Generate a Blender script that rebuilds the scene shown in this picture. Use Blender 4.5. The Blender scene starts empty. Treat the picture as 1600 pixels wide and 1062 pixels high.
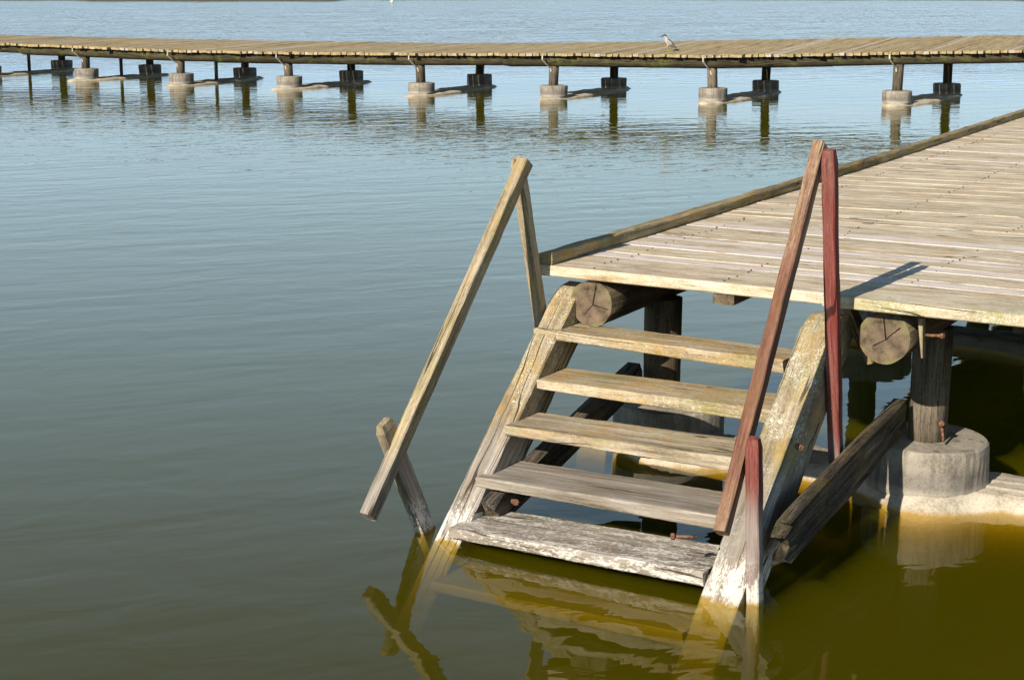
import bpy, bmesh, math, random
from mathutils import Vector, Matrix, noise as mn
random.seed(7)
C = bpy.context.scene.collection
sc = bpy.context.scene
R = math.radians

# ------------------------------------------------------------------ camera, sky, sun, exposure
AL, PITCH = R(30.405), R(12.55)
hd = Vector((-math.sin(AL), math.cos(AL), 0)); rt = Vector((math.cos(AL), math.sin(AL), 0)); zz = Vector((0, 0, 1))
fw = math.cos(PITCH)*hd - math.sin(PITCH)*zz
uu = math.sin(PITCH)*hd + math.cos(PITCH)*zz
cam_d = bpy.data.cameras.new('camera'); cam = bpy.data.objects.new('camera', cam_d); C.objects.link(cam)
M = Matrix((rt, uu, -fw)).transposed().to_4x4(); M.translation = Vector((4.525, -8.033, 2.89))
cam.matrix_world = M
cam_d.sensor_width = 36; cam_d.lens = 2520/1600*36; cam_d.clip_start = .1; cam_d.clip_end = 6000
sc.camera = cam

SUN = Vector((.10, 1.85, -1)).normalized()          # the way the light travels
sun_d = bpy.data.lights.new('sun', 'SUN'); sun_d.energy = 5.0; sun_d.angle = R(.5); sun_d.color = (1, .93, .82)
sun = bpy.data.objects.new('sun', sun_d); C.objects.link(sun)
sun.rotation_euler = SUN.to_track_quat('-Z', 'Y').to_euler()
w = bpy.data.worlds.new('World'); sc.world = w; w.use_nodes = True
wn = w.node_tree; bg = wn.nodes['Background']
sky = wn.nodes.new('ShaderNodeTexSky'); sky.sky_type = 'NISHITA'; sky.sun_disc = False
sky.sun_elevation = R(28.3); sky.sun_rotation = R(183.7); sky.air_density = 1.0; sky.dust_density = .1; sky.ozone_density = 1.5
tint = wn.nodes.new('ShaderNodeMixRGB'); tint.blend_type = 'MULTIPLY'; tint.inputs[0].default_value = 1; tint.inputs[2].default_value = (1.04, 1.06, .84, 1)
hz = wn.nodes.new('ShaderNodeMixRGB'); hz.inputs[2].default_value = (3.75, 5.45, 7.8, 1)   # pale haze low over the horizon
tc = wn.nodes.new('ShaderNodeTexCoord'); sp = wn.nodes.new('ShaderNodeSeparateXYZ'); wn.links.new(tc.outputs['Generated'], sp.inputs[0])
def wm(op, a, b):
    nd = wn.nodes.new('ShaderNodeMath'); nd.operation = op; nd.use_clamp = op == 'SUBTRACT'
    for k_, v_ in enumerate((a, b)):
        if isinstance(v_, bpy.types.NodeSocket): wn.links.new(v_, nd.inputs[k_])
        else: nd.inputs[k_].default_value = v_
    return nd.outputs[0]
wn.links.new(wm('MULTIPLY', wm('POWER', wm('SUBTRACT', 1.0, wm('ABSOLUTE', sp.outputs[2], 0)), 3.4), .95), hz.inputs[0])
zen = wn.nodes.new('ShaderNodeMixRGB'); zen.inputs[1].default_value = (1.04, 1.06, .84, 1); zen.inputs[2].default_value = (.17, .25, .38, 1)   # deep blue overhead
mr = wn.nodes.new('ShaderNodeMapRange'); mr.inputs[1].default_value = .30; mr.inputs[2].default_value = .62; wn.links.new(mr.outputs[0], zen.inputs[0]); wn.links.new(zen.outputs[0], tint.inputs[2])
wn.links.new(sp.outputs[2], mr.inputs[0]); wn.links.new(sky.outputs[0], tint.inputs[1]); wn.links.new(tint.outputs[0], hz.inputs[1]); wn.links.new(hz.outputs[0], bg.inputs[0]); bg.inputs[1].default_value = .12
sc.view_settings.view_transform = 'Standard'; sc.view_settings.look = 'None'
sc.view_settings.exposure = 0.4; sc.view_settings.gamma = 1
sc.render.engine = 'CYCLES'
sc.cycles.use_denoising = True
sc.cycles.max_bounces = 8; sc.cycles.transparent_max_bounces = 12; sc.cycles.volume_bounces = 0
sc.cycles.caustics_reflective = False; sc.cycles.caustics_refractive = False
sc.cycles.sample_clamp_indirect = 4

# ------------------------------------------------------------------ node helper
class G:
    def __init__(s, name):
        s.m = bpy.data.materials.new(name); s.m.use_nodes = True
        s.t = s.m.node_tree; s.t.nodes.clear()
    def n(s, typ, ins=None, **kw):
        nd = s.t.nodes.new('ShaderNode'+typ)
        for k, v in kw.items(): setattr(nd, k, v)
        for k, v in (ins or {}).items(): s.put(nd.inputs[k], v)
        return nd
    def put(s, sock, v):
        if isinstance(v, bpy.types.NodeSocket): s.t.links.new(v, sock)
        elif isinstance(v, bpy.types.Node): s.t.links.new(v.outputs[0], sock)
        else:
            if isinstance(v, tuple) and len(v) == 3 and sock.type == 'RGBA': v = v+(1,)
            sock.default_value = v
    def math(s, op, a, b=None, c=None, clamp=False):
        nd = s.n('Math', operation=op, use_clamp=clamp); s.put(nd.inputs[0], a)
        if b is not None: s.put(nd.inputs[1], b)
        if c is not None: s.put(nd.inputs[2], c)
        return nd.outputs[0]
    def vscale(s, v, xyz):
        nd = s.n('VectorMath', operation='MULTIPLY'); s.put(nd.inputs[0], v); nd.inputs[1].default_value = xyz
        return nd.outputs[0]
    def noise(s, v, scale=1, detail=4, rough=.55, dist=0):
        nd = s.n('TexNoise', {'Vector': v, 'Scale': scale, 'Detail': detail, 'Roughness': rough, 'Distortion': dist})
        return nd.outputs[0]
    def step(s, v, a, b):      # smooth 0..1
        nd = s.n('MapRange', interpolation_type='SMOOTHSTEP'); s.put(nd.inputs[0], v)
        nd.inputs[1].default_value = a; nd.inputs[2].default_value = b
        return nd.outputs[0]
    def mix(s, f, a, b, mode='MIX'):
        nd = s.n('MixRGB', blend_type=mode); s.put(nd.inputs[0], f); s.put(nd.inputs[1], a); s.put(nd.inputs[2], b)
        return nd.outputs[0]
    def ramp(s, v, stops):
        nd = s.n('ValToRGB', {0: v}); e = nd.color_ramp.elements
        while len(e) < len(stops): e.new(.5)
        for k, (p, c) in enumerate(stops): e[k].position = p; e[k].color = c+(1,) if len(c) == 3 else c
        return nd.outputs[0]
    def out(s, col, rough, h=None, dist=.002, strength=1, spec=.12):
        p = s.n('BsdfPrincipled', {'Base Color': col, 'Roughness': rough, 'Specular IOR Level': spec})
        if h is not None:
            b = s.n('Bump', {'Height': h, 'Distance': dist, 'Strength': strength}); s.put(p.inputs['Normal'], b.outputs[0])
        o = s.n('OutputMaterial'); s.t.links.new(p.outputs[0], o.inputs[0]); return s.m

def wood(name, dark, mid, light, yellow=0.0, white=0.0, pale=None, paint=0.0, stain=False, green=0.0, grain=1.0, crack=.6, lx=1.0):
    g = G(name)
    at = g.n('Attribute', attribute_name='gv').outputs['Vector']; rnd = g.n('Attribute', attribute_name='rnd').outputs['Fac']
    pos = g.n('NewGeometry').outputs['Position']
    broad = g.noise(g.vscale(at, (1.3*lx, 16, 16)), 1, 5, .6)
    fine = g.noise(g.vscale(at, (5*lx, 110, 110)), 1, 5, .7)
    mid_n = g.noise(g.vscale(at, (2.6*lx, 42, 42)), 1, 4, .6, .3)
    s = g.math('ADD', g.math('MULTIPLY', broad, .45), g.math('ADD', g.math('MULTIPLY', mid_n, .35), g.math('MULTIPLY', fine, .2)))
    s = g.math('ADD', s, g.math('MULTIPLY', g.math('SUBTRACT', rnd, .5), .10))
    col = g.ramp(s, [(.35, dark), (.48, mid), (.61, light)])
    if pale:
        pm = g.math('MULTIPLY', g.step(rnd, .68, .74), g.step(g.noise(g.vscale(at, (.9, 9, 9)), 1, 4, .6), .24, .42))
        col = g.mix(g.math('MULTIPLY', pm, .85), col, g.mix(fine, pale, (pale[0]*.72, pale[1]*.68, pale[2]*.66)))
    spk = g.noise(g.vscale(at, (38*lx, 120, 120)), 1, 3, .75)
    col = g.mix(g.math('MULTIPLY', g.math('SUBTRACT', 1, g.step(spk, .34, .44)), .55), col, (dark[0]*.6, dark[1]*.6, dark[2]*.6))
    col = g.mix(g.math('MULTIPLY', g.step(spk, .56, .66), .45), col, (min(1, light[0]*1.2), min(1, light[1]*1.2), min(1, light[2]*1.25)))
    # knots
    kn = g.n('TexVoronoi', {'Vector': g.vscale(at, (2.2, 7, 7)), 'Scale': 1.0})
    kmask = g.math('SUBTRACT', 1, g.step(kn.outputs['Distance'], .04, .13))
    col = g.mix(g.math('MULTIPLY', kmask, .55), col, dark)
    # weathered cracks along the grain
    cr = g.noise(g.vscale(at, (1.6*lx, 75, 75)), 1, 2, .5, .2)
    cmask = g.math('MULTIPLY', g.math('SUBTRACT', 1, g.step(cr, .27, .36)), crack)
    col = g.mix(cmask, col, (dark[0]*.25, dark[1]*.25, dark[2]*.25))
    if paint:
        pn = g.math('ADD', g.math('MULTIPLY', broad, .5), g.math('MULTIPLY', fine, .5))
        pmk = g.math('MULTIPLY', g.step(pn, .33, .60), g.step(g.math('ADD', rnd, g.math('MULTIPLY', g.noise(at, 3, 3), .5)), 1.2-paint, 1.35-paint))
        pc = g.mix(g.noise(at, 9, 4), (.21, .022, .016), (.10, .017, .014))
        if paint < 1:
            pc = g.mix(g.step(fine, .40, .62), (.085, .035, .024), (.20, .065, .045))
            topz = g.n('SeparateXYZ', {0: pos}).outputs[2]
            pmk = g.math('MULTIPLY', g.math('ADD', pmk, .55, clamp=True), g.math('SUBTRACT', 1, g.math('MULTIPLY', g.step(g.math('ADD', topz, g.math('MULTIPLY', broad, .6)), 1.75, 2.15), .95)))
            pmk = g.math('MULTIPLY', pmk, g.step(g.math('ADD', topz, broad), .85, 1.25)); pmk = g.math('MULTIPLY', pmk, .85)
        col = g.mix(g.math('MULTIPLY', pmk, .9), col, pc)
    if green:
        gm = g.math('MULTIPLY', g.step(g.noise(at, 3.1, 5, .7), .50, .66), green)
        col = g.mix(gm, col, (.13, .14, .03))
    if yellow:
        ym = g.math('MULTIPLY', g.step(g.noise(g.vscale(at, (3.5, 9, 9)), 1, 6, .72), .45, .60), yellow)
        yc = g.mix(g.step(g.noise(at, 2.2, 2), .45, .6), (.42, .24, .035), (.30, .26, .07))
        col = g.mix(ym, col, yc)
    if white:
        wob = g.n('VectorMath', operation='ADD'); g.put(wob.inputs[0], at)
        nv = g.n('TexNoise', {'Vector': at, 'Scale': 34.0, 'Detail': 3.0}); sc1 = g.n('VectorMath', operation='SCALE'); g.put(sc1.inputs[0], nv.outputs['Color']); sc1.inputs['Scale'].default_value = .030
        g.put(wob.inputs[1], sc1.outputs[0])
        reg = g.step(g.noise(at, 3.4, 5, .7), .47, .60)
        pz = g.n('SeparateXYZ', {0: pos})
        crust = g.step(g.noise(at, 6.0, 5, .7), .40, .56)
        if name.startswith(('stringer', 'tread')):     # the crust is thick on the upper, dry timbers
            reg = g.math('MAXIMUM', reg, g.math('MULTIPLY', g.step(pz.outputs[2], .62, .95), crust))
        if name.startswith('deck'):                     # and along the outer edge right of the steps
            zone = g.math('MULTIPLY', g.math('SUBTRACT', 1, g.step(pz.outputs[1], .0, .12)), g.step(pz.outputs[0], 1.72, 1.95))
            reg = g.math('MAXIMUM', reg, g.math('MULTIPLY', g.math('MULTIPLY', zone, crust), 1.6))
            col = g.mix(g.math('MULTIPLY', zone, g.math('MULTIPLY', g.step(g.noise(at, 2.3, 5, .7), .40, .58), .75)), col, (.30, .27, .09))
        spots = None
        for scl, lim in ((62.0, .36), (30.0, .34), (15.0, .24)):
            v = g.n('TexVoronoi', {'Vector': wob.outputs[0], 'Scale': scl})
            cr_ = g.n('SeparateXYZ', {0: v.outputs['Color']}).outputs[0]
            rad = g.math('MULTIPLY', g.math('MULTIPLY', g.step(cr_, .35, 1.0), lim), reg)
            sp = g.step(g.math('SUBTRACT', rad, v.outputs['Distance']), -.01, .05)
            spots = sp if spots is None else g.math('MAXIMUM', spots, sp)
        speck = g.math('MULTIPLY', g.step(g.noise(at, 120, 3, .7), .46, .60), g.math('MAXIMUM', g.step(g.noise(at, 7, 4, .7), .52, .64), reg))
        wm = g.math('MULTIPLY', g.math('MAXIMUM', spots, g.math('MULTIPLY', speck, .7)), white)
        col = g.mix(wm, col, g.mix(g.noise(at, 60, 3), (.50, .48, .34), (.70, .67, .55)))
    if stain:
        STB = .015 if name.startswith('tread') else .07
        z = g.n('SeparateXYZ', {0: pos}).outputs[2]
        zn = g.math('ADD', z, g.math('MULTIPLY', g.math('SUBTRACT', g.noise(pos, 14, 5, .7), .5), .10))
        zg = g.math('ADD', z, g.math('MULTIPLY', g.math('SUBTRACT', broad, .5), .35))
        grey = g.math('SUBTRACT', 1, g.step(zg, .38, .62))
        col = g.mix(g.math('MULTIPLY', grey, .75), col, g.ramp(s, [(.34, (.07, .06, .05)), (.47, (.24, .21, .18)), (.62, (.44, .39, .35))]))
        wz = g.math('SUBTRACT', 1, g.step(zn, .12, .26))
        patch = g.step(g.math('ADD', g.math('MULTIPLY', g.math('ADD', g.math('MULTIPLY', g.noise(g.vscale(at, (7, 22, 22)), 1, 5, .7), .55), g.math('MULTIPLY', g.noise(g.vscale(at, (45, 110, 110)), 1, 3, .7), .45)), 1), g.math('MULTIPLY', g.math('SUBTRACT', 1, g.step(zn, .07, .2)), STB)), .50, .58)
        col = g.mix(g.math('MULTIPLY', g.math('MULTIPLY', wz, patch), .95), col, (.66, .60, .52))
        gold = g.math('SUBTRACT', 1, g.step(zn, -.005, .035))
        col = g.mix(gold, col, g.mix(g.noise(pos, 20, 4), (.36, .21, .03), (.22, .16, .04)))
    # long open splits
    sn = g.noise(g.vscale(at, (.55, 11, 11)), 1, 1, .4, .1)
    split = g.math('SUBTRACT', 1, g.step(g.math('ABSOLUTE', g.math('SUBTRACT', sn, .5)), .0035, .010))
    split = g.math('MULTIPLY', split, g.step(g.noise(g.vscale(at, (1.1, 3, 3)), 1, 2), .50, .56))
    col = g.mix(g.math('MULTIPLY', split, .85), col, (dark[0]*.2, dark[1]*.2, dark[2]*.2))
    h = g.math('ADD', g.math('MULTIPLY', fine, .6), g.math('ADD', g.math('MULTIPLY', mid_n, .9), g.math('ADD', g.math('MULTIPLY', cmask, -1.2), g.math('ADD', g.math('MULTIPLY', spk, .5), g.math('MULTIPLY', split, -2.5)))))
    return g.out(col, .82, h, .0028*grain, 1)

def endgrain(name, base=(.15, .11, .07)):
    g = G(name)
    at = g.n('Attribute', attribute_name='gv').outputs['Vector']; rnd = g.n('Attribute', attribute_name='rnd').outputs['Fac']
    xyz = g.n('SeparateXYZ', {0: at}); y, z = xyz.outputs[1], xyz.outputs[2]
    y = g.math('ADD', y, -.012); z = g.math('ADD', z, .008)
    r = g.math('SQRT', g.math('ADD', g.math('MULTIPLY', y, y), g.math('MULTIPLY', z, z)))
    ang = g.math('ARCTAN2', z, y)
    wob = g.math('MULTIPLY', g.math('SUBTRACT', g.noise(at, 14, 3), .5), .02)
    ring = g.math('SINE', g.math('MULTIPLY', g.math('ADD', r, wob), 520))
    blot = g.noise(at, 16, 5, .65)
    col = g.ramp(blot, [(.32, (base[0]*.35, base[1]*.33, base[2]*.32)), (.47, base), (.66, (base[0]*1.5, base[1]*1.5, base[2]*1.45))])
    col = g.mix(g.math('MULTIPLY', g.step(ring, -.2, 1), .30), col, (.09, .06, .035))
    heart = g.math('SUBTRACT', 1, g.step(g.math('ADD', r, wob), .02, .075))
    col = g.mix(g.math('MULTIPLY', heart, .45), col, (.12, .08, .06))
    cmask = None
    for k, (a0, wd) in enumerate(((1.35, .0020), (-.35, .0014), (-2.3, .0011))):
        a = g.math('ADD', ang, g.math('MULTIPLY', g.math('SUBTRACT', g.noise(at, 9+k, 3), .5), .5))
        d = g.math('ABSOLUTE', g.math('MULTIPLY', g.math('SINE', g.math('MULTIPLY', g.math('SUBTRACT', a, g.math('ADD', a0, g.math('MULTIPLY', rnd, (.5, 1.6, -.4)[k]))), .5)), r))
        mk = g.math('SUBTRACT', 1, g.step(d, wd*.4, wd*1.2))
        mk = g.math('MULTIPLY', mk, g.math('SUBTRACT', 1, g.step(r, .115-.02*k, .125-.02*k)))
        cmask = mk if cmask is None else g.math('MAXIMUM', cmask, mk)
    col = g.mix(cmask, col, (.012, .009, .007))
    edge = g.math('MULTIPLY', g.step(r, .095, .125), g.step(g.noise(at, 10, 3), .45, .6))
    col = g.mix(g.math('MULTIPLY', edge, .6), col, (.20, .20, .07))
    h = g.math('ADD', g.math('MULTIPLY', blot, .6), g.math('ADD', g.math('MULTIPLY', ring, .06), g.math('MULTIPLY', cmask, -1.5)))
    return g.out(col, .85, h, .004)

def concrete(name, base, dark, sand=False):
    g = G(name); pos = g.n('NewGeometry').outputs['Position']; z = g.n('SeparateXYZ', {0: pos}).outputs[2]
    a = g.noise(pos, 5, 6, .65); b = g.noise(pos, 60, 4, .7); c = g.noise(g.vscale(pos, (24, 24, 1.6)), 1, 4)
    col = g.ramp(g.math('ADD', g.math('MULTIPLY', a, .6), g.math('MULTIPLY', b, .4)), [(.36, dark), (.5, base), (.66, tuple(min(1, x*1.3) for x in base))])
    if not sand:
        col = g.mix(g.math('MULTIPLY', g.step(c, .52, .68), .35), col, (.10, .09, .075))
        zn = g.math('ADD', z, g.math('MULTIPLY', a, .05))
        lines = g.math('SUBTRACT', 1, g.step(g.noise(g.vscale(pos, (9, 9, .3)), 1, 1), .36, .39)); col = g.mix(g.math('MULTIPLY', lines, .45), col, (.07, .06, .05))
        band = g.math('MULTIPLY', g.step(zn, .10, .16), g.math('SUBTRACT', 1, g.step(zn, .20, .27)))
        col = g.mix(g.math('MULTIPLY', band, .35), col, (.085, .08, .075))
        light = g.math('SUBTRACT', 1, g.step(zn, .10, .15)); col = g.mix(g.math('MULTIPLY', light, .4), col, (.5, .45, .36))
    else:
        zn = g.math('ADD', z, g.math('MULTIPLY', g.math('SUBTRACT', a, .5), .06))
        gold = g.math('SUBTRACT', 1, g.step(zn, -.02, .022)); col = g.mix(gold, col, g.mix(b, (.46, .27, .05), (.28, .16, .03)))
    v = g.n('TexVoronoi', {'Vector': pos, 'Scale': 55.0}).outputs['Distance']
    pit = g.math('MULTIPLY', g.math('SUBTRACT', 1, g.step(v, .08, .2)), g.step(b, .45, .55)); col = g.mix(g.math('MULTIPLY', pit, .5), col, dark)
    h = g.math('ADD', g.math('ADD', g.math('MULTIPLY', a, .8), g.math('MULTIPLY', b, .5)), g.math('MULTIPLY', pit, -.5))
    return g.out(col, .9, h, .008)

def plain(name, c1, c2, rough=.7, sc_=30, metal=0):
    g = G(name); pos = g.n('NewGeometry').outputs['Position']; a = g.noise(pos, sc_, 5, .65)
    m = g.out(g.mix(g.step(a, .38, .62), c1, c2), rough, a, .002)
    if metal: [x for x in g.t.nodes if x.type == 'BSDF_PRINCIPLED'][0].inputs['Metallic'].default_value = metal
    return m

W_DECK = wood('deck_wood', (.28, .20, .13), (.57, .455, .315), (.80, .68, .52), yellow=.25, pale=(.80, .70, .65), white=.75, crack=.7, grain=1.3, lx=2.4)
W_KERB = wood('kerb_wood', (.055, .04, .024), (.19, .135, .07), (.44, .34, .19), yellow=.55, green=.3, white=.2)
W_TREAD = wood('tread_wood', (.13, .09, .045), (.38, .29, .175), (.60, .495, .36), yellow=.45, green=.25, white=.45, stain=True)
W_STRING = wood('stringer_wood', (.12, .085, .045), (.26, .195, .12), (.44, .355, .235), yellow=.5, green=.3, white=.9, stain=True)
W_RAIL = wood('rail_wood', (.13, .095, .055), (.33, .26, .165), (.52, .42, .29), yellow=.3, green=.15, stain=True)
W_RED = wood('red_painted_wood', (.12, .06, .05), (.26, .12, .09), (.38, .20, .16), paint=1.15, stain=True)
W_REDRAIL = wood('worn_red_wood', (.10, .055, .04), (.24, .14, .09), (.40, .29, .18), paint=.62, yellow=.08)
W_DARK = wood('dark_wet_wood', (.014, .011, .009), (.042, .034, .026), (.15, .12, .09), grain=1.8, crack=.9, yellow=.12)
W_LOG = wood('log_bark', (.03, .023, .015), (.085, .064, .04), (.19, .145, .09), green=.35, grain=1.5)
W_FARLOG = wood('far_log_bark', (.015, .012, .006), (.042, .035, .018), (.10, .078, .045), green=.5, grain=1.5)
W_POST = wood('post_wood', (.022, .018, .013), (.085, .067, .047), (.25, .20, .145), grain=1.5, green=.15)
W_FARDECK = wood('far_deck_wood', (.17, .12, .06), (.37, .28, .16), (.55, .44, .27), yellow=.45, green=.2, pale=(.58, .50, .42), white=.25)
END = endgrain('log_end_grain')
CONC = concrete('footing_concrete', (.33, .285, .225), (.16, .135, .105))
SAND = concrete('slab_concrete', (.52, .45, .35), (.30, .245, .175), sand=True)
SHADED_SLAB = concrete('shaded_slab_concrete', (.13, .11, .075), (.06, .05, .035), sand=True)  # darker copy of the slab concrete: shade under the dock put into the colour
RUST = plain('rusty_iron', (.12, .045, .02), (.26, .13, .085), .8, 60)
STRAP = plain('pale_strap', (.36, .31, .25), (.52, .48, .42), .7, 25)

# ------------------------------------------------------------------ mesh helpers
class MB:
    """collects solids; every vertex carries grain coordinates and a random value"""
    def __init__(s): s.v = []; s.f = []; s.g = []; s.r = []; s.m = []; s.sm = []
    def rings(s, rings, gvs, rnd, cap0=True, cap1=True, mat=0, capmat=None, smooth=False):
        b = len(s.v); n = len(rings[0])
        for ring, gg in zip(rings, gvs):
            for p, q in zip(ring, gg): s.v.append(tuple(p)); s.g.append(tuple(q)); s.r.append(rnd)
        for i in range(len(rings)-1):
            for j in range(n):
                a = b+i*n+j; c = b+i*n+(j+1) % n
                s.f.append((a, c, c+n, a+n)); s.m.append(mat); s.sm.append(smooth)
        cm = mat if capmat is None else capmat
        if cap0: s.f.append(tuple(b+j for j in reversed(range(n)))); s.m.append(cm); s.sm.append(False)
        if cap1: s.f.append(tuple(b+(len(rings)-1)*n+j for j in range(n))); s.m.append(cm); s.sm.append(False)
    def beam(s, p0, p1, wd, ht, up=(0, 0, 1), seg=None, jit=.0015, ch=.005, rnd=None, taper=None, endjit=.003, off=None):
        """timber from p0 to p1: wd across, ht along 'up'"""
        p0, p1 = Vector(p0), Vector(p1); ax = (p1-p0); L = ax.length; ax.normalize()
        side = ax.cross(Vector(up)).normalized(); upv = side.cross(ax).normalized()
        seg = seg or max(2, int(L/.09)); rnd = random.random() if rnd is None else rnd
        o = Vector((random.uniform(-40, 40), random.uniform(-40, 40), random.uniform(-40, 40)))
        rings, gvs = [], []
        ends = [[random.uniform(-endjit, endjit) for _ in range(8)] for _ in range(2)]
        for i in range(seg+1):
            t = i/seg; a, b_ = (wd/2, ht/2); dc = Vector((0, 0, 0)); top = 1.0
            if taper: a, b_, tz = taper(t, a, b_); dc = upv*tz
            c = p0.lerp(p1, t)+dc
            q = [(-a+ch, -b_), (a-ch, -b_), (a, -b_+ch), (a, b_-ch), (a-ch, b_), (-a+ch, b_), (-a, b_-ch), (-a, -b_+ch)]
            ring, gg = [], []
            for k, (x, y) in enumerate(q):
                nx = mn.noise(Vector((t*L*4, x*20+k*3.1, rnd*50)))*jit*1.4+random.uniform(-jit, jit)*.5
                ny = mn.noise(Vector((t*L*4.7, y*20+k*2.7+9, rnd*70)))*jit*1.4+random.uniform(-jit, jit)*.5
                e = ends[0][k] if i == 0 else ends[1][k] if i == seg else 0
                ring.append(c+side*(x+nx)+upv*(y+ny)+ax*e); gg.append(o+Vector((t*L, x, y)))
            rings.append(ring); gvs.append(gg)
        s.rings(rings, gvs, rnd)
    def log(s, p0, p1, r0, r1=None, seg=None, n=24, endmat=1, rnd=None, smooth=True, jit=.03, center=True):
        p0, p1 = Vector(p0), Vector(p1); r1 = r1 or r0; ax = p1-p0; L = ax.length; ax.normalize()
        side = ax.cross(Vector((0, 0, 1)) if abs(ax.z) < .9 else Vector((0, 1, 0))).normalized(); upv = side.cross(ax).normalized()
        seg = seg or max(2, int(L/.2)); rnd = random.random() if rnd is None else rnd
        rings, gvs = [], []
        for i in range(seg+1):
            t = i/seg; r = r0+(r1-r0)*t; c = p0.lerp(p1, t); ring, gg = [], []
            for k in range(n):
                a = 2*math.pi*k/n; rr = r*(1+jit*mn.noise(Vector((math.cos(a)*1.6, math.sin(a)*1.6, t*L*1.3+rnd*30)))*1.5)
                ring.append(c+side*rr*math.cos(a)+upv*rr*math.sin(a)); gg.append(Vector((t*L, rr*math.cos(a), rr*math.sin(a))))
            rings.append(ring); gvs.append(gg)
        s.rings(rings, gvs, rnd, mat=0, capmat=endmat, smooth=smooth)
    def lathe(s, c, prof, n=32, jit=.01, mat=0, rnd=.5):
        rings = []
        for (r, z) in prof:
            rings.append([Vector((c[0]+r*math.cos(2*math.pi*k/n)*(1+jit*mn.noise(Vector((math.cos(2*math.pi*k/n)*2, math.sin(2*math.pi*k/n)*2, z*5+c[0])))),
                                  c[1]+r*math.sin(2*math.pi*k/n)*(1+jit*mn.noise(Vector((math.cos(2*math.pi*k/n)*2+5, math.sin(2*math.pi*k/n)*2, z*5+c[1])))), c[2]+z)) for k in range(n)])
        s.rings(rings, rings, rnd, mat=mat, smooth=False)
    def build(s, name, mats, parent=None, origin=None):
        me = bpy.data.meshes.new(name); org = Vector(origin) if origin is not None else Vector((0, 0, 0))
        me.from_pydata([tuple(Vector(v)-org) for v in s.v], [], s.f)
        for m_ in (mats if isinstance(mats, (list, tuple)) else [mats]): me.materials.append(m_)
        a = me.attributes.new('gv', 'FLOAT_VECTOR', 'POINT'); a.data.foreach_set('vector', [x for g_ in s.g for x in g_])
        b = me.attributes.new('rnd', 'FLOAT', 'POINT'); b.data.foreach_set('value', s.r)
        me.polygons.foreach_set('material_index', s.m); me.polygons.foreach_set('use_smooth', s.sm)
        me.update(); o = bpy.data.objects.new(name, me); C.objects.link(o); o.location = org
        if parent is not None:
            o.parent = parent; o.location = org-parent.location if parent.type == 'EMPTY' else org-Vector(parent['wl'])
        o['wl'] = tuple(org)
        return o
def thing(name, label, cat, loc=(0, 0, 0), group=None):
    o = bpy.data.objects.new(name, None); C.objects.link(o); o.location = loc; o['label'] = label; o['category'] = cat
    if group: o['group'] = group
    return o
def tag(o, label, cat): o['label'] = label; o['category'] = cat; return o

# ------------------------------------------------------------------ lake
def water_mat():
    g = G('lake_water'); pos = g.n('NewGeometry').outputs['Position']
    sep = g.n('SeparateXYZ', {0: pos}); px, py = sep.outputs[0], sep.outputs[1]
    # rotate so that ripple crests run roughly across the view
    rot = g.n('VectorRotate', {'Vector': pos, 'Angle': R(-50)}, rotation_type='Z_AXIS').outputs[0]
    swell = g.noise(g.vscale(rot, (.45, 1.9, 1)), 1, 2, .5, .4)
    rip = g.noise(g.vscale(rot, (2.1, 2.7, 1)), 1, 3, .5, .5)
    fine = g.noise(g.vscale(rot, (5.5, 6.5, 1)), 1, 2, .5, .3)
    # wind: calmer close to the steps, rougher out on the lake
    d = g.math('ADD', g.math('MULTIPLY', px, -.35), g.math('MULTIPLY', py, .94))
    far = g.step(g.math('ADD', d, g.math('MULTIPLY', g.noise(pos, .35, 3), 3.0)), 2.0, 22.0)
    far2 = g.step(d, 34.0, 55.0)
    amp = g.math('ADD', g.math('ADD', g.math('MULTIPLY', far, .29), .165), g.math('MULTIPLY', far2, 4.0))
    gust = g.math('ADD', g.math('MULTIPLY', g.noise(g.vscale(rot, (.10, .25, 1)), 1, 3), 1.1), .45)
    h = g.math('ADD', g.math('MULTIPLY', swell, .55), g.math('ADD', g.math('MULTIPLY', rip, .34), g.math('MULTIPLY', g.math('MULTIPLY', fine, far), .10)))
    h = g.math('MULTIPLY', h, g.math('MULTIPLY', amp, gust))
    bmp = g.n('Bump', {'Height': h, 'Distance': .055, 'Strength': 1.0})
    fr = g.n('Fresnel', {'IOR': 1.33, 'Normal': bmp.outputs[0]})
    front = g.math('SUBTRACT', 1, g.n('NewGeometry').outputs['Backfacing'])     # from below, light passes the surface
    frf = g.math('MULTIPLY', fr.outputs[0], front)
    gl = g.n('BsdfGlossy', {'Color': (1, 1, 1, 1), 'Roughness': .015, 'Normal': bmp.outputs[0]})
    tr = g.n('BsdfTransparent', {'Color': (.97, .98, .95, 1)})
    mx = g.n('MixShader', {0: frf}); g.t.links.new(tr.outputs[0], mx.inputs[1]); g.t.links.new(gl.outputs[0], mx.inputs[2])
    vs = g.n('VolumeScatter', {'Color': (.54, .50, .02, 1), 'Density': .88, 'Anisotropy': 0.0})
    va = g.n('VolumeAbsorption', {'Color': (.72, .68, .0, 1), 'Density': 7.0})
    ad = g.n('AddShader'); g.t.links.new(vs.outputs[0], ad.inputs[0]); g.t.links.new(va.outputs[0], ad.inputs[1])
    o = g.n('OutputMaterial'); g.t.links.new(mx.outputs[0], o.inputs[0]); g.t.links.new(ad.outputs[0], o.inputs[1])
    return g.m
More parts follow.
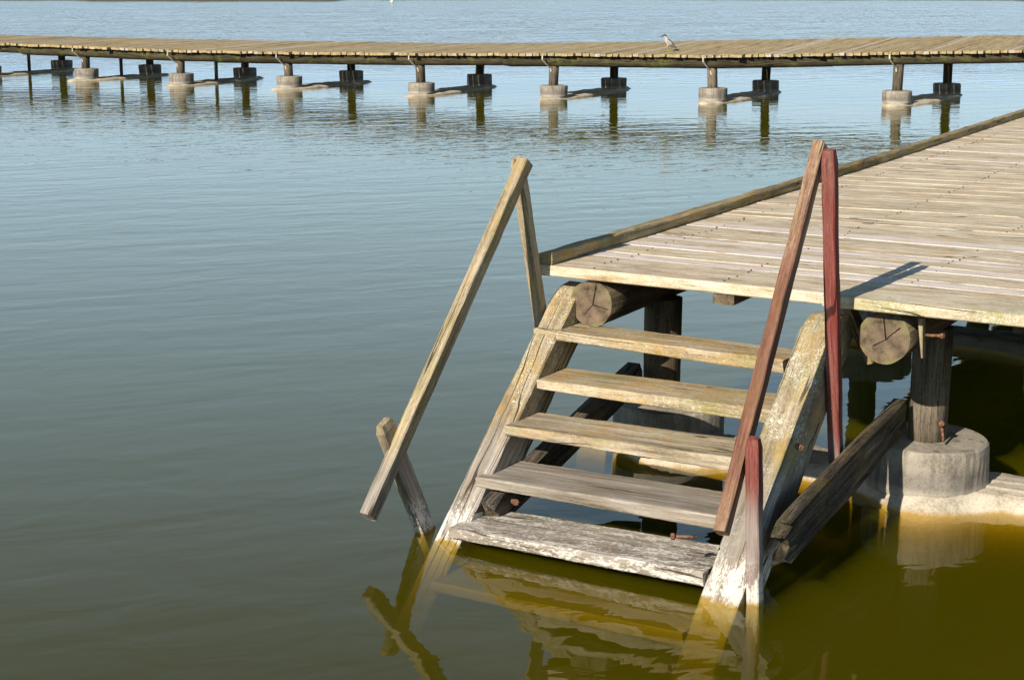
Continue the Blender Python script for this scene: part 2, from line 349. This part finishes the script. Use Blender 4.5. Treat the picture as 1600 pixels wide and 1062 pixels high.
def box_mesh(name, x0, x1, y0, y1, z0, z1, mat):
    bm = bmesh.new(); bmesh.ops.create_cube(bm, size=1)
    for v in bm.verts: v.co = Vector(((x0+x1)/2+v.co.x*(x1-x0), (y0+y1)/2+v.co.y*(y1-y0), (z0+z1)/2+v.co.z*(z1-z0)))
    me = bpy.data.meshes.new(name); bm.to_mesh(me); bm.free(); me.materials.append(mat)
    o = bpy.data.objects.new(name, me); C.objects.link(o); return o
lake = box_mesh('water', -1500, 1500, -1200, 2500, -3.0, 0, water_mat()); lake['kind'] = 'structure'
bed = box_mesh('lake_bed', -1490, 1490, -1190, 2490, -2.9, -2.5, plain('mud', (.05, .045, .02), (.08, .07, .03), .9, 2)); bed['kind'] = 'structure'

# ------------------------------------------------------------------ footings, slabs, posts
def footing_mb(x, y, z0=.04, z1=.33, r=.33):
    m = MB(); m.lathe((x, y, 0), [(r-.008, z0), (r, z0+.03), (r+.004, z1-.05), (r-.001, z1-.012), (r-.012, z1), (r*.5, z1+.006), (.02, z1+.008)], 40, .05); return m
def slab_mb(cx, cy, hx, hy, top=.08, seed=0, n=96, sharp=1.0, bulge=None):
    """low concrete bar lying at the water line; hx, hy half lengths"""
    m = MB(); rings = []
    for (k, z) in ((1.04, -.5), (1.02, -.12), (1.0, .0), (.93, .05), (.80, top), (.55, top+.006), (.25, top+.01), (.02, top+.01)):
        ring = []
        for i in range(n):
            a = 2*math.pi*i/n; ca, sa = math.cos(a), math.sin(a)
            L, S = (hx, hy) if hx > hy else (hy, hx)
            u_, v_ = (ca, sa) if hx > hy else (sa, -ca)
            # long bar with tapering ends
            e = 2.6; rr = (abs(ca)**e+abs(sa)**e)**(-1/e)
            x, y = ca*rr, sa*rr
            if hx > hy: y *= (1-.35*abs(x)**4*sharp)
            else: x *= (1-.35*abs(y)**4*sharp)
            nz = mn.fractal(Vector((x*hx*1.4+seed, y*hy*1.4, z*2+seed)), 1.0, 2.0, 4)*.05*(1.5 if bulge else 1)+mn.noise(Vector((x*hx*9+seed, y*hy*9, z*6)))*.012
            px, py = x*hx*k, y*hy*k
            if bulge: py *= (.36+.80*sum(math.exp(-((cx+px-xb)/.34)**2) for xb in bulge)) if py < 0 else .95
            ln = max(1e-6, math.hypot(px, py)); px += px/ln*nz*k; py += py/ln*nz*k
            dz = mn.fractal(Vector((px*3+seed, py*3, 1)), 1.0, 2.0, 4)*.02*(1 if z > .02 else 0)
            ring.append(Vector((cx+px, cy+py, z+dz)))
        rings.append(ring)
    m.rings(rings, rings, .5, smooth=True); return m
def post_mb(x, y, z0, z1, r=.11, lean=(0, 0), seed=0):
    m = MB(); m.log((x, y, z0), (x+lean[0], y+lean[1], z1), r, r*1.04, n=20, endmat=0, jit=.05, rnd=(seed*.37) % 1); return m

# ------------------------------------------------------------------ the near dock
ZD = 1.29
dock = thing('wooden_dock', 'broad weathered plank dock with a kerb board, in front, on logs and round footings', 'dock', (0, 0, 0))
DW = 3.75
def interp(t, pts):
    if t <= pts[0][0]: return pts[0][1]
    for (a, b), (c, d) in zip(pts, pts[1:]):
        if t <= c: return b+(d-b)*(t-a)/(c-a)
    return pts[-1][1]
def plank_slope(v): return interp(v, [(0, .0), (1.9, .0), (2.9, .12), (4.2, .16), (6.5, .04), (9, 0)])
def kerb_u(v): return interp(v, [(0, 0), (5.1, 0), (12.5, -.15), (22, -.6)])
def plank(m, v0, v1, s0, s1, u0, u1, z, th, rnd, segs=26):
    o = Vector((random.uniform(-40, 40), random.uniform(-40, 40), 0)); rings, gvs = [], []
    w_ = v1-v0; ch = .006; cup = random.uniform(-.003, .002)
    ph = random.random()*50
    for i in range(segs+1):
        t = i/segs; u = u0+(u1-u0)*t
        a = v0+s0*(u-u0)+.0012; b = v1+s1*(u-u0)-.0012
        a += mn.noise(Vector((u*3, ph, 0)))*.0015; b += mn.noise(Vector((u*3, ph+7, 0)))*.0015
        zz_ = z+mn.noise(Vector((u*.8, ph, 3)))*.002
        q = [(a+ch, zz_-th), (b-ch, zz_-th), (b, zz_-th+ch), (b, zz_-.003), (b-.003, zz_+cup), ((a+b)/2, zz_), (a+.003, zz_+cup), (a, zz_-.003), (a, zz_-th+ch)]
        rings.append([Vector((u, y, zq)) for y, zq in q]); gvs.append([o+Vector((t*(u1-u0), y-a, zq)) for y, zq in q])
    m.rings(rings, gvs, rnd)
pat = 'TWTWTWTTWTTTWTTTTTWTTWTTTTWTTWTTTTTTWTTWTTTWTTTTWTTTWTTTTTTWTTTTWTTTTWTTTTTWTTTT'
wd_pat = {'T': (.145, .175), 'W': (.13, .155)}
mb = MB()
# front row: left length, then the thicker, further projecting length right of the steps
plank(mb, -.025, .14, 0, 0, .0, 1.735, ZD, .062, .30)
plank(mb, -.085, .14, 0, 0, 1.74, DW, ZD+.004, .066, .25)
v = .14; k = 0
bands = [.56, .98, 1.33, 1.95]            # centres of the pale planks seen close to the steps
while v < 21:
    c = pat[k % len(pat)]; wv = random.uniform(*wd_pat[c]); k += 1
    white_ = any(abs(v+wv/2-b) < .085 for b in bands) if v < 2.4 else (c == 'W' and random.random() < .45)
    rnd = random.uniform(.76, .98) if white_ else random.uniform(.05, .62)
    wr = wv
    u0 = kerb_u(v)+random.uniform(-.035, .03)
    plank(mb, v, v+wv, plank_slope(v), plank_slope(v+wv), u0, DW+kerb_u(v)+random.uniform(-.02, .02), ZD+random.uniform(-.0015, .0015), .06, rnd, 22 if v < 6 else 8)
    v += wv
for v_ in [.06]+[.22+.157*i for i in range(60)]:      # nail heads over the logs
    for u_ in (.33, 1.15, 2.05, 2.75, 3.42):
        for dv in (-.035, .04):
            if random.random() < .55:
                c_ = Vector((u_+kerb_u(v_)+random.uniform(-.02, .02), v_+plank_slope(v_)*u_+dv+random.uniform(-.01, .01), ZD-.004))
                rg = [[c_+Vector((rr*math.cos(a*math.pi/3), rr*math.sin(a*math.pi/3), z_)) for a in range(6)] for rr, z_ in ((.0055, 0), (.0055, .0075), (.004, .009))]
                mb.rings(rg, rg, .5, mat=1)
mb.build('deck_boards', [W_DECK, plain('nail_iron', (.03, .022, .018), (.08, .05, .035), .7, 60)], dock)
# kerb board on packers
mb = MB(); ks = [(-.03, 0), (3.0, 0), (5.1, 0), (8.2, 0), (12.5, 0), (17, 0), (21, 0)]
kk = [-.02, 2.95, 6.1, 9.3, 12.4, 16, 20.5]
for a, b in zip(kk, kk[1:]):
    mb.beam((kerb_u(a)+.045, a+.004, ZD+.036), (kerb_u(b)+.045, b-.004, ZD+.036), .088, .066, jit=.004, ch=.008, seg=int((b-a)/.15))
mb.build('kerb_board', W_KERB, dock)
# joist between the logs
mb = MB(); mb.beam((1.15, -.005, 1.195), (1.15, 18, 1.195), .125, .06, seg=60); mb.build('joist', W_LOG, dock)
mb = MB(); mb.beam((2.75, .06, 1.195), (2.75, 18, 1.195), .125, .06, seg=60); mb.build('joist', W_LOG, dock)
for (u, v0, zc, r, rn) in ((.325, .02, 1.085, .133, .1), (2.045, .02, 1.075, .139, .75), (3.42, .03, 1.08, .13, .4)):
    mb = MB(); mb.log((u, v0, zc), (u, 5.0, 1.09), r, .13, rnd=rn, n=40); mb.build('log_beam', [W_LOG, END], dock)
    mb = MB(); mb.log((u, 5.02, 1.09), (u-.12, 12.2, 1.09), .13, .125, rnd=rn, n=24); mb.build('log_beam', [W_LOG, END], dock)
    mb = MB(); mb.log((u-.13, 12.22, 1.09), (u-.45, 20.5, 1.09), .13, .125, rnd=rn, n=24); mb.build('log_beam', [W_LOG, END], dock)
for ri, v_ in enumerate((.86, 4.85, 8.9, 13.0, 17.2)):
    du = kerb_u(v_)
    sb = slab_mb(1.95+du, v_+.05, 2.15, .40, .082, seed=ri*7.3, n=220, bulge=(.43+du, 2.09+du, 3.45+du)); sb.build('footing_slab', SAND if ri == 0 else SHADED_SLAB, dock)
    for j, u in enumerate((.43, 2.06, 3.45)):
        u = u+du; pu = (u-.03, u+.015, u)[j]
        footing_mb(u, v_+.02, .06, .33, .345).build('concrete_footing', CONC, dock)
        post_mb(pu, v_-.02, .32, .99, .112 if j != 1 else .108, seed=ri*3+j+1).build('post', W_POST if ri == 0 and j == 1 else W_LOG, dock)
# small ironwork and wedges about the right log
mb = MB(); mb.log((2.25, .06, 1.105), (2.34, .04, 1.115), .008, n=10, endmat=0); mb.log((2.335, .041, 1.115), (2.352, .037, 1.117), .014, n=6, endmat=0, smooth=False); mb.build('bolt', RUST, dock)
mb = MB(); mb.beam((2.215, .09, 1.19), (2.235, .09, .98), .03, .05, up=(0, 1, 0), taper=lambda t, a, b: (a*(1-.7*t), b, 0)); mb.build('wedge', W_RAIL, dock)
mb = MB(); mb.beam((1.80, .16, 1.20), (1.93, .20, .90), .045, .10, up=(0, 1, 0)); mb.build('cleat', W_KERB, dock)
mb = MB(); mb.log((2.18, .74, .46), (2.2, .72, .36), .008, n=8, endmat=0); mb.log((2.17, .74, .462), (2.19, .70, .47), .016, n=8, endmat=0); mb.build('bolt', RUST, dock)

# ------------------------------------------------------------------ the steps
steps = thing('dock_steps', 'open weathered wooden steps with five treads and two handrails leading down into the green water', 'steps', (.9, -1.2, 0))
def stringer(u0, u1, z0, slope, vtop, ztopcut, bulge, vb=-2.5):
    """sloping side timber, rounded where it meets the deck"""
    th = math.atan(slope); up = Vector((0, -math.sin(th), math.cos(th))); D = .245
    uc = (u0+u1)/2; p0 = Vector((uc, vb, z0+slope*vb))-up*D/2; p1 = Vector((uc, vtop, z0+slope*vtop))-up*D/2
    m = MB()
    def tp(t, a, b):
        b2 = b; tz = bulge*math.sin(math.pi*min(1, max(0, (t-.3)/.7)))
        if t > .94: k = (t-.94)/.06; cut = .09*k**2.0; b2 = b-cut/2; tz += -cut/2
        return a, b2, tz
    m.beam(p0, p1, u1-u0, D, up=up, seg=60, jit=.004, ch=.010, taper=tp, rnd=.4, endjit=.0); return m
stringer(.07, .225, 1.09, .87, .16, 1.2, .008).build('stringer', W_STRING, steps)
stringer(1.625, 1.825, 1.175, .885, .055, 1.2, .008).build('stringer', W_STRING, steps)
TR = [(.075, 1.60, -.20, -.235, .27, .955, .935, .10), (.08, 1.615, -.43, -.43, .34, .72, .712, .35), (.205, 1.60, -.755, -.755, .34, .532, .532, .42),
      (.175, 1.605, -1.0, -1.0, .385, .30, .302, .20), (.18, 1.625, -1.28, -1.275, .40, .098, .108, .20),
      (.205, 1.625, -1.50, -1.50, .36, -.12, -.12, .20), (.205, 1.625, -1.76, -1.76, .36, -.36, -.36, .20)]
for (u0, u1, vf0, vf1, dp, z0, z1, rn) in TR:
    m = MB(); m.beam((u0, vf0+dp/2, z0-.0275), (u1, vf1+dp/2, z1-.0275), dp, .055, seg=60, jit=.0022, ch=.006, rnd=rn, endjit=.008, taper=lambda t, a, b: (a, .026+.0115*t, .0115*t-.0015)); m.build('tread', W_TREAD, steps)
def rail(name, p0, p1, wd, ht, mat, up, rnd, label=None):
    m = MB(); m.beam(p0, p1, wd, ht, up=up, seg=26, jit=.0025, ch=.006, rnd=rnd, endjit=.004)
    o = m.build(name, mat, steps)
    if label: o['label'] = label
    return o
def post_child(par, p0, p1, wd, ht, mat, up, rnd):
    def tp(t, a, b): return (a*(1-.25*max(0, t-.96)/.04), b*(1-.25*max(0, t-.96)/.04), 0)
    m = MB(); m.beam(p0, p1, wd, ht, up=up, seg=24, jit=.002, ch=.006, rnd=rnd, taper=tp, endjit=.002); o = m.build('rail_post', mat, par); return o
# left rail, bare wood: runs on the inner face of its two posts
rl = rail('handrail', (-.105, -1.605, .205), (.05, -.262, 1.907), .065, .085, W_RAIL, (0, -1, 1), .3, 'bare grey brown wooden handrail')
post_child(rl, (.03, -.01, .855), (-.008, -.255, 1.924), .066, .066, W_RAIL, (0, 1, .3), .5)
post_child(rl, (-.03, -1.04, -.25), (-.139, -1.405, .655), .055, .12, W_RAIL, (0, 1, .3), .2)
# right rail, red paint worn off
rr = rail('handrail', (1.79, -1.475, .415), (1.79, -.355, 2.10), .062, .075, W_REDRAIL, (0, -1, .7), .55, 'handrail with worn and faded red paint')
post_child(rr, (1.866, -.13, .42), (1.866, -.44, 2.085), .066, .066, W_RED, (.0, 1, .2), .85)
post_child(rr, (1.866, -1.185, -.35), (1.866, -1.30, .835), .066, .066, W_RED, (.0, 1, .1), .8)
# long dark braces from the first pair of footings to the foot of each stringer
def brace(p0, p1, wd, ht, rnd, frac=.12):
    m = MB(); p0, p1 = Vector(p0), Vector(p1); ax = (p1-p0).normalized(); side = ax.cross(Vector((0, 0, 1))).normalized(); up = side.cross(ax)
    rings, gvs = [], []; L = (p1-p0).length; n = 40; prof = []
    for k in range(20):      # finely divided outline so that the broken end can be ragged
        a = k/20
        if a < .1: q = (-.5+a*10*1.0, -.5)
        elif a < .5: q = (.5, -.5+(a-.1)/.4)
        elif a < .6: q = (.5-(a-.5)*10, .5)
        else: q = (-.5, .5-(a-.6)/.4)
        prof.append(q)
    jag = [(.08 if q[1] > .3 else .0)+random.uniform(0, .13)+(.09 if abs(q[1]) < .2 else 0) for q in prof]
    for i in range(n+1):
        t = i/n; ring, gg = [], []
        for q, j in zip(prof, jag):
            s_ = t*L; 
            if s_ < j*1.0+.02: s_ = max(s_, 0)+(j if i == 0 else j*(1-s_/(j+.03)) if s_ < j else 0)*.9
            rough = mn.noise(Vector((s_*2, q[1]*9, q[0]*3+rnd*20)))*.012
            hh = ht*(1+.05*math.sin(s_*2.2)); 
            ring.append(p0+ax*s_+side*(q[0]*wd+rough*(1 if q[0] > 0 else -1))+up*(q[1]*hh)); gg.append(Vector((s_, q[0]*wd+3, q[1]*hh+rnd*9)))
        rings.append(ring); gvs.append(gg)
    m.rings(rings, gvs, rnd); return m
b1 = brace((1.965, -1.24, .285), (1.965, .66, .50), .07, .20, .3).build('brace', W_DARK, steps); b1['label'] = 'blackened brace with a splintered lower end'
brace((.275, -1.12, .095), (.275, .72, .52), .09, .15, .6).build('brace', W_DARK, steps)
m = MB(); m.log((1.62, -1.36, .33), (1.53, -1.42, .335), .008, n=10, endmat=0); m.log((1.532, -1.418, .335), (1.518, -1.428, .336), .017, n=10, endmat=0); m.build('bolt', RUST, steps)
m = MB(); m.log((.30, -.86, .15), (.36, -.90, .16), .013, n=10, endmat=0); m.log((.355, -.897, .16), (.37, -.907, .163), .018, n=6, endmat=0, smooth=False); m.build('bolt', RUST, steps)
m = MB(); m.log((1.83, -.62, .62), (1.86, -.64, .62), .014, n=8, endmat=0); m.build('bolt', RUST, steps)

# ------------------------------------------------------------------ the far boardwalk
far = thing('boardwalk', 'long curving plank boardwalk crossing the lake in the background on pairs of round footings', 'boardwalk', (-18, 28, 0))
FE = [(-60, 25.5), (-48, 26.5), (-40, 27.1), (-34.2, 27.1), (-30.8, 27.1), (-26.8, 26.72), (-23.2, 27.1), (-18.7, 26.82), (-15.2, 27.5), (-11.2, 28.3), (-9.3, 28.95), (-7.1, 29.72), (-4.4, 30.7), (0, 32.3), (3, 33.4)]
FZ = [(-60, 1.05), (-34.2, 1.042), (-30.8, 1.015), (-26.8, 1.0), (-23.2, 1.01), (-18.7, 1.085), (-15.2, 1.136), (-11.2, 1.148), (-9.3, 1.196), (-7.1, 1.26), (-4.4, 1.326), (3, 1.36)]
BZ = [(-60, 1.09), (-38.7, 1.10), (-34.9, 1.086), (-30.8, 1.094), (-26.1, 1.131), (-21.6, 1.151), (-17.3, 1.231), (-14.8, 1.286), (-12.9, 1.35), (-10.6, 1.41), (-8.3, 1.47), (-5.3, 1.54), (3, 1.6)]
FW = 4.15
def fe(u): return interp(u, FE)-.03
mb = MB(); u = -58.0
while u < 2.5:
    wv = random.uniform(.13, .19); sh = random.uniform(-.05, .05) + (random.uniform(-.12, .02) if random.random() < .15 else 0)
    uc = u+wv/2; v0 = fe(uc)+sh; v1 = fe(uc)+FW+random.uniform(-.08, .08); z0 = interp(uc, FZ)+random.uniform(-.008, .008); z1 = interp(uc, BZ)+random.uniform(-.008, .008)
    mb.beam((uc, v0, z0-.035), (uc, v1, z1-.035), wv-.01, .07, seg=6, jit=.004, ch=.008, rnd=random.uniform(.0, 1) if random.random() < .5 else random.uniform(.1, .6), endjit=.012)
    u += wv
mb.build('deck_boards', W_FARDECK, far)
pairs = [(-38.9, -39.3), (-34.95, -35.3), (-30.85, -30.7), (-26.82, -27.05), (-23.25, -23.2), (-18.75, -18.95), (-15.2, -15.35), (-11.22, -11.33), (-7.09, -6.92), (-2.9, -2.5)]
# logs: front beam in lengths that overlap at the posts
brk = [-58, -42.5, -37.6, -33.4, -29.3, -25.6, -21.6, -16.6, -8.7, -3, 2]
for a, b in zip(brk, brk[1:]):
    for off, Z, dz in ((.25, FZ, 0), (3.35, BZ, 0)):
        dd = random.uniform(-.02, .02)
        m = MB(); p = Vector((a-.25, fe(a)+off, interp(a, FZ)+(interp(a, Z)-interp(a, FZ))*off/FW-.20+dd)); q = Vector((b+.1, fe(b)+off+.02, interp(b, FZ)+(interp(b, Z)-interp(b, FZ))*off/FW-.20+dd))
        mid = [(p+(q-p)*t) for t in (0, .5, 1)]
        um = mid[1].x; mid[1] = Vector((um, fe(um)+off, interp(um, FZ)+(interp(um, Z)-interp(um, FZ))*off/FW-.20+dd))
        # one bent log through three points
        n = 18; rings, gvs = [], []; N = 16; rn = random.random()
        for i in range(N+1):
            t = i/N; x = p.x+(q.x-p.x)*t; c = Vector((x, fe(x)+off, interp(x, FZ)*(1-off/FW)+interp(x, Z if off > 1 else FZ)*(off/FW)-.185+dd))
            r = .145*(1-.12*t) * (.55 if i == 0 else 1)
            rings.append([c+Vector((0, math.cos(2*math.pi*j/n)*r, math.sin(2*math.pi*j/n)*r)) for j in range(n)])
            gvs.append([Vector((x, math.cos(2*math.pi*j/n)*r, math.sin(2*math.pi*j/n)*r)) for j in range(n)])
        m.rings(rings, gvs, rn, smooth=True, capmat=1); m.build('log_beam', [W_FARLOG, END], far, origin=p)
for i, (ua, ub) in enumerate(pairs):
    ua -= .08; ub -= .12
    va = interp(ua, FE)+.31; vb = {0: 30.9, 1: 30.8, 2: 30.0, 3: 30.15, 4: 30.25, 5: 30.4, 6: 31.5, 7: 32.4, 8: 33.8, 9: 35.0}[i]
    cx, cy = (ua+ub)/2, (va+vb)/2+.08
    sl = slab_mb(0, 0, .50, (vb-va)/2+.80, .05, seed=i*3.1+50)
    ang = math.atan2(ub-ua, vb-va)
    sl.v = [(cx+x*math.cos(ang)+y*math.sin(ang), cy-x*math.sin(ang)+y*math.cos(ang), z) for x, y, z in sl.v]
    sl.build('footing_slab', SAND, far)
    za = interp(ua, FZ)-.28; zb = interp(ub, BZ)-.32
    footing_mb(ua, va, .05, .33+random.uniform(-.03, .02), .345).build('concrete_footing', CONC, far)
    footing_mb(ub, vb, .05, .34+random.uniform(-.03, .03), .345).build('concrete_footing', CONC, far)
    post_mb(ua, va-.02, .3, za+.04, .12, lean=(random.uniform(-.04, .03), 0), seed=i+20).build('post', W_POST, far)
    post_mb(ub, vb, .3, zb+.1, .115, lean=(random.uniform(-.03, .05), 0), seed=i+40).build('post', W_LOG, far)
    if i in (0, 1, 2, 3) : post_mb((ua*.5+ub*.5), (va+vb)/2+.1, .05, za+.1, .05, seed=i+60).build('thin_prop', W_LOG, far)
    # pale strap hanging from the deck edge down beside the post
    m = MB(); zt = interp(ua, FZ)-.06; fr_ = va-.13
    pts = [Vector((ua-.10, va-.42, zt)), Vector((ua-.09, va-.44, zt-.10)), Vector((ua-.05, va-.30, zt-.22)), Vector((ua-.02, va-.15, zt-.32)), Vector((ua+.0, va-.135, zt-.42))]
    for a_, b_ in zip(pts, pts[1:]): m.beam(a_, b_, .035, .012, up=(0, -1, 0.2), seg=2, ch=.002)
    m.build('strap', STRAP, far)
for ux in (-20.4, -16.2, -12.4, -9.9, -9.6, -5.0, -4.6, -24.6):
    m = MB(); zt = interp(ux, FZ)-.06; m.beam((ux, fe(ux)+.20, zt), (ux+.03, fe(ux)+.215, zt-.26), .018, .008, up=(0, -1, 0), seg=3, ch=.001); m.build('strap', RUST, far)

# ------------------------------------------------------------------ heron standing on the boardwalk
def heron(loc, yaw, s=1.0):
    M_ = {k: plain('feather_'+k, c, tuple(x*.75 for x in c), .8, 60) for k, c in
          dict(black=(.022, .024, .028), grey=(.33, .31, .29), pale=(.55, .50, .44), wing=(.16, .14, .12), leg=(.55, .36, .07), bill=(.02, .02, .02)).items()}
    names = ['pale', 'grey', 'black', 'wing', 'leg', 'bill']; me_ = MB()
    def tube(pts, rad, mats, n=14, flat=1.0):
        rings = []
        for i, p in enumerate(pts):
            d = (Vector(pts[min(i+1, len(pts)-1)])-Vector(pts[max(i-1, 0)])).normalized()
            sd = Vector((0, 1, 0)); up_ = sd.cross(d).normalized()
            rings.append([Vector(p)+sd*math.cos(2*math.pi*j/n)*rad[i]*flat+up_*math.sin(2*math.pi*j/n)*rad[i] for j in range(n)])
        b0 = len(me_.f); me_.rings(rings, rings, .5, smooth=True)
        for i in range(len(pts)-1):
            for j in range(n):
                me_.m[b0+i*n+j] = mats(i, 2*math.pi*(j+.5)/n)
        me_.m[b0+(len(pts)-1)*n] = mats(0, 0); me_.m[b0+(len(pts)-1)*n+1] = mats(len(pts)-2, 0)
    # bill, head, hunched neck, body and tail as one skin (x forward)
    P = [(.235, 0, .370), (.19, 0, .380), (.155, 0, .388), (.135, 0, .393), (.11, 0, .398), (.08, 0, .396), (.055, 0, .375), (.04, 0, .335), (.03, 0, .29), (-.005, 0, .245), (-.06, 0, .20), (-.12, 0, .155), (-.175, 0, .115), (-.215, 0, .085)]
    Rr = [.003, .008, .013, .024, .034, .036, .040, .050, .063, .074, .070, .052, .028, .008]
    def mats(i, a):
        up_side = math.sin(a) > .1
        if i < 3: return 5
        if i < 6: return 2 if up_side else 0
        if i < 8: return 1 if up_side else 0
        if i >= 11: return 3
        return (2 if math.sin(a) > .75 else 1) if up_side else (0 if i < 10 else 1)
    tube(P, Rr, mats, 16, .80)
    for sy in (-1, 1):      # folded wings
        tube([(.02, sy*.045, .285), (-.03, sy*.062, .24), (-.10, sy*.055, .18), (-.18, sy*.028, .11), (-.235, sy*.01, .07)], [.02, .050, .048, .026, .006], lambda i, a: 1 if i < 2 else 3, 12, .38)
        x0 = .0+sy*.012
        tube([(x0-.02, sy*.028, .19), (x0-.015, sy*.03, .135), (x0+.006, sy*.03, .095), (x0-.012, sy*.03, .012)], [.022, .012, .008, .007], lambda i, a: 0 if i < 1 else 4, 8, 1)
        for a in (-.5, 0, .5, math.pi):
            tube([(x0-.012, sy*.03, .010), (x0-.012+.045*math.cos(a), sy*.03+.045*math.sin(a), .004)], [.006, .003], lambda i, a_: 4, 6, 1)
    tube([(.10, 0, .43), (.04, 0, .415), (-.03, 0, .36)], [.003, .003, .001], lambda i, a: 0, 6, 1)
    me_.v = [(x*s*math.cos(yaw)-y*s*math.sin(yaw)+loc[0], x*s*math.sin(yaw)+y*s*math.cos(yaw)+loc[1], z*s+loc[2]) for x, y, z in me_.v]
    o = me_.build('heron', [M_[k] for k in names], None, origin=loc)
    return tag(o, 'small hunched grey heron with black cap and yellow legs standing on the far boardwalk', 'bird')
HU = -12.6; HV = 28.75
heron((HU, HV, interp(HU, FZ)*(1-(HV-fe(HU))/FW)+interp(HU, BZ)*(HV-fe(HU))/FW+.008), R(195), .93)

# ------------------------------------------------------------------ buoy and far shore
m = MB(); m.lathe((-123, 177, 0), [(.01, -.2), (.12, -.15), (.20, -.02), (.22, .08), (.19, .2), (.10, .28), (.04, .31), (.03, .42), (.012, .44)], 20, 0)
tag(m.build('mooring_buoy', plain('buoy_paint', (.8, .8, .78), (.7, .7, .68), .4, 3), None, origin=(-123, 177, 0)), 'tiny white round buoy floating far out near the opposite shore', 'buoy')
def bank():
    g = G('bank_grass'); pos = g.n('NewGeometry').outputs['Position']; a = g.noise(pos, .15, 5, .7); b = g.noise(pos, 2.5, 4, .7)
    col = g.mix(g.step(a, .4, .6), g.ramp(b, [(.35, (.05, .055, .025)), (.65, (.12, .12, .05))]), g.ramp(b, [(.35, (.06, .09, .02)), (.65, (.16, .20, .06))]))
    z = g.n('SeparateXYZ', {0: pos}).outputs[2]
    col = g.mix(g.math('SUBTRACT', 1, g.step(z, .05, .35)), col, (.10, .08, .055))
    mat = g.out(col, .95, b, .2)
    bm = bmesh.new(); O = Vector((4.5, -8.0)); rows = []
    NA = 240
    for i in range(NA+1):
        th = R(-75)+R(150)*i/NA        # angle to the camera heading
        d = (hd.xy*math.cos(th)-rt.xy*(-math.sin(th)))
        deg = math.degrees(th)
        # inlets and points of the shore: left reach and far right come a little nearer
        base = 262+6*mn.noise(Vector((th*9, 0, 0)))
        if -14.5 < deg < -5.7: base = (239.6+1.3*mn.noise(Vector((th*60, 3, 0))))/math.cos(th)
        if deg > 17.4: base = (235.5+1.5*mn.noise(Vector((th*30, 5, 0))))/math.cos(th)
        row = []
        for (dr, z) in ((-1.5, -.6), (0, .01), (.8, .10), (3, .16), (9, .2), (30, .3), (120, .4), (700, .5), (2500, .6)):
            p = O+d*(base+dr); row.append(bm.verts.new((p.x, p.y, z+(mn.noise(Vector((p.x*.2, p.y*.2, 1)))*.08 if dr > 1 else 0))))
        rows.append(row)
    for r0, r1 in zip(rows, rows[1:]):
        for a_, b_, c_, d_ in zip(r0, r0[1:], r1[1:], r1): bm.faces.new((a_, d_, c_, b_))
    me = bpy.data.meshes.new('far_bank'); bm.to_mesh(me); bm.free(); me.materials.append(mat)
    o = bpy.data.objects.new('far_bank', me); C.objects.link(o); o['kind'] = 'structure'
bank()
for o in bpy.data.objects:
    if 'wl' in o: del o['wl']
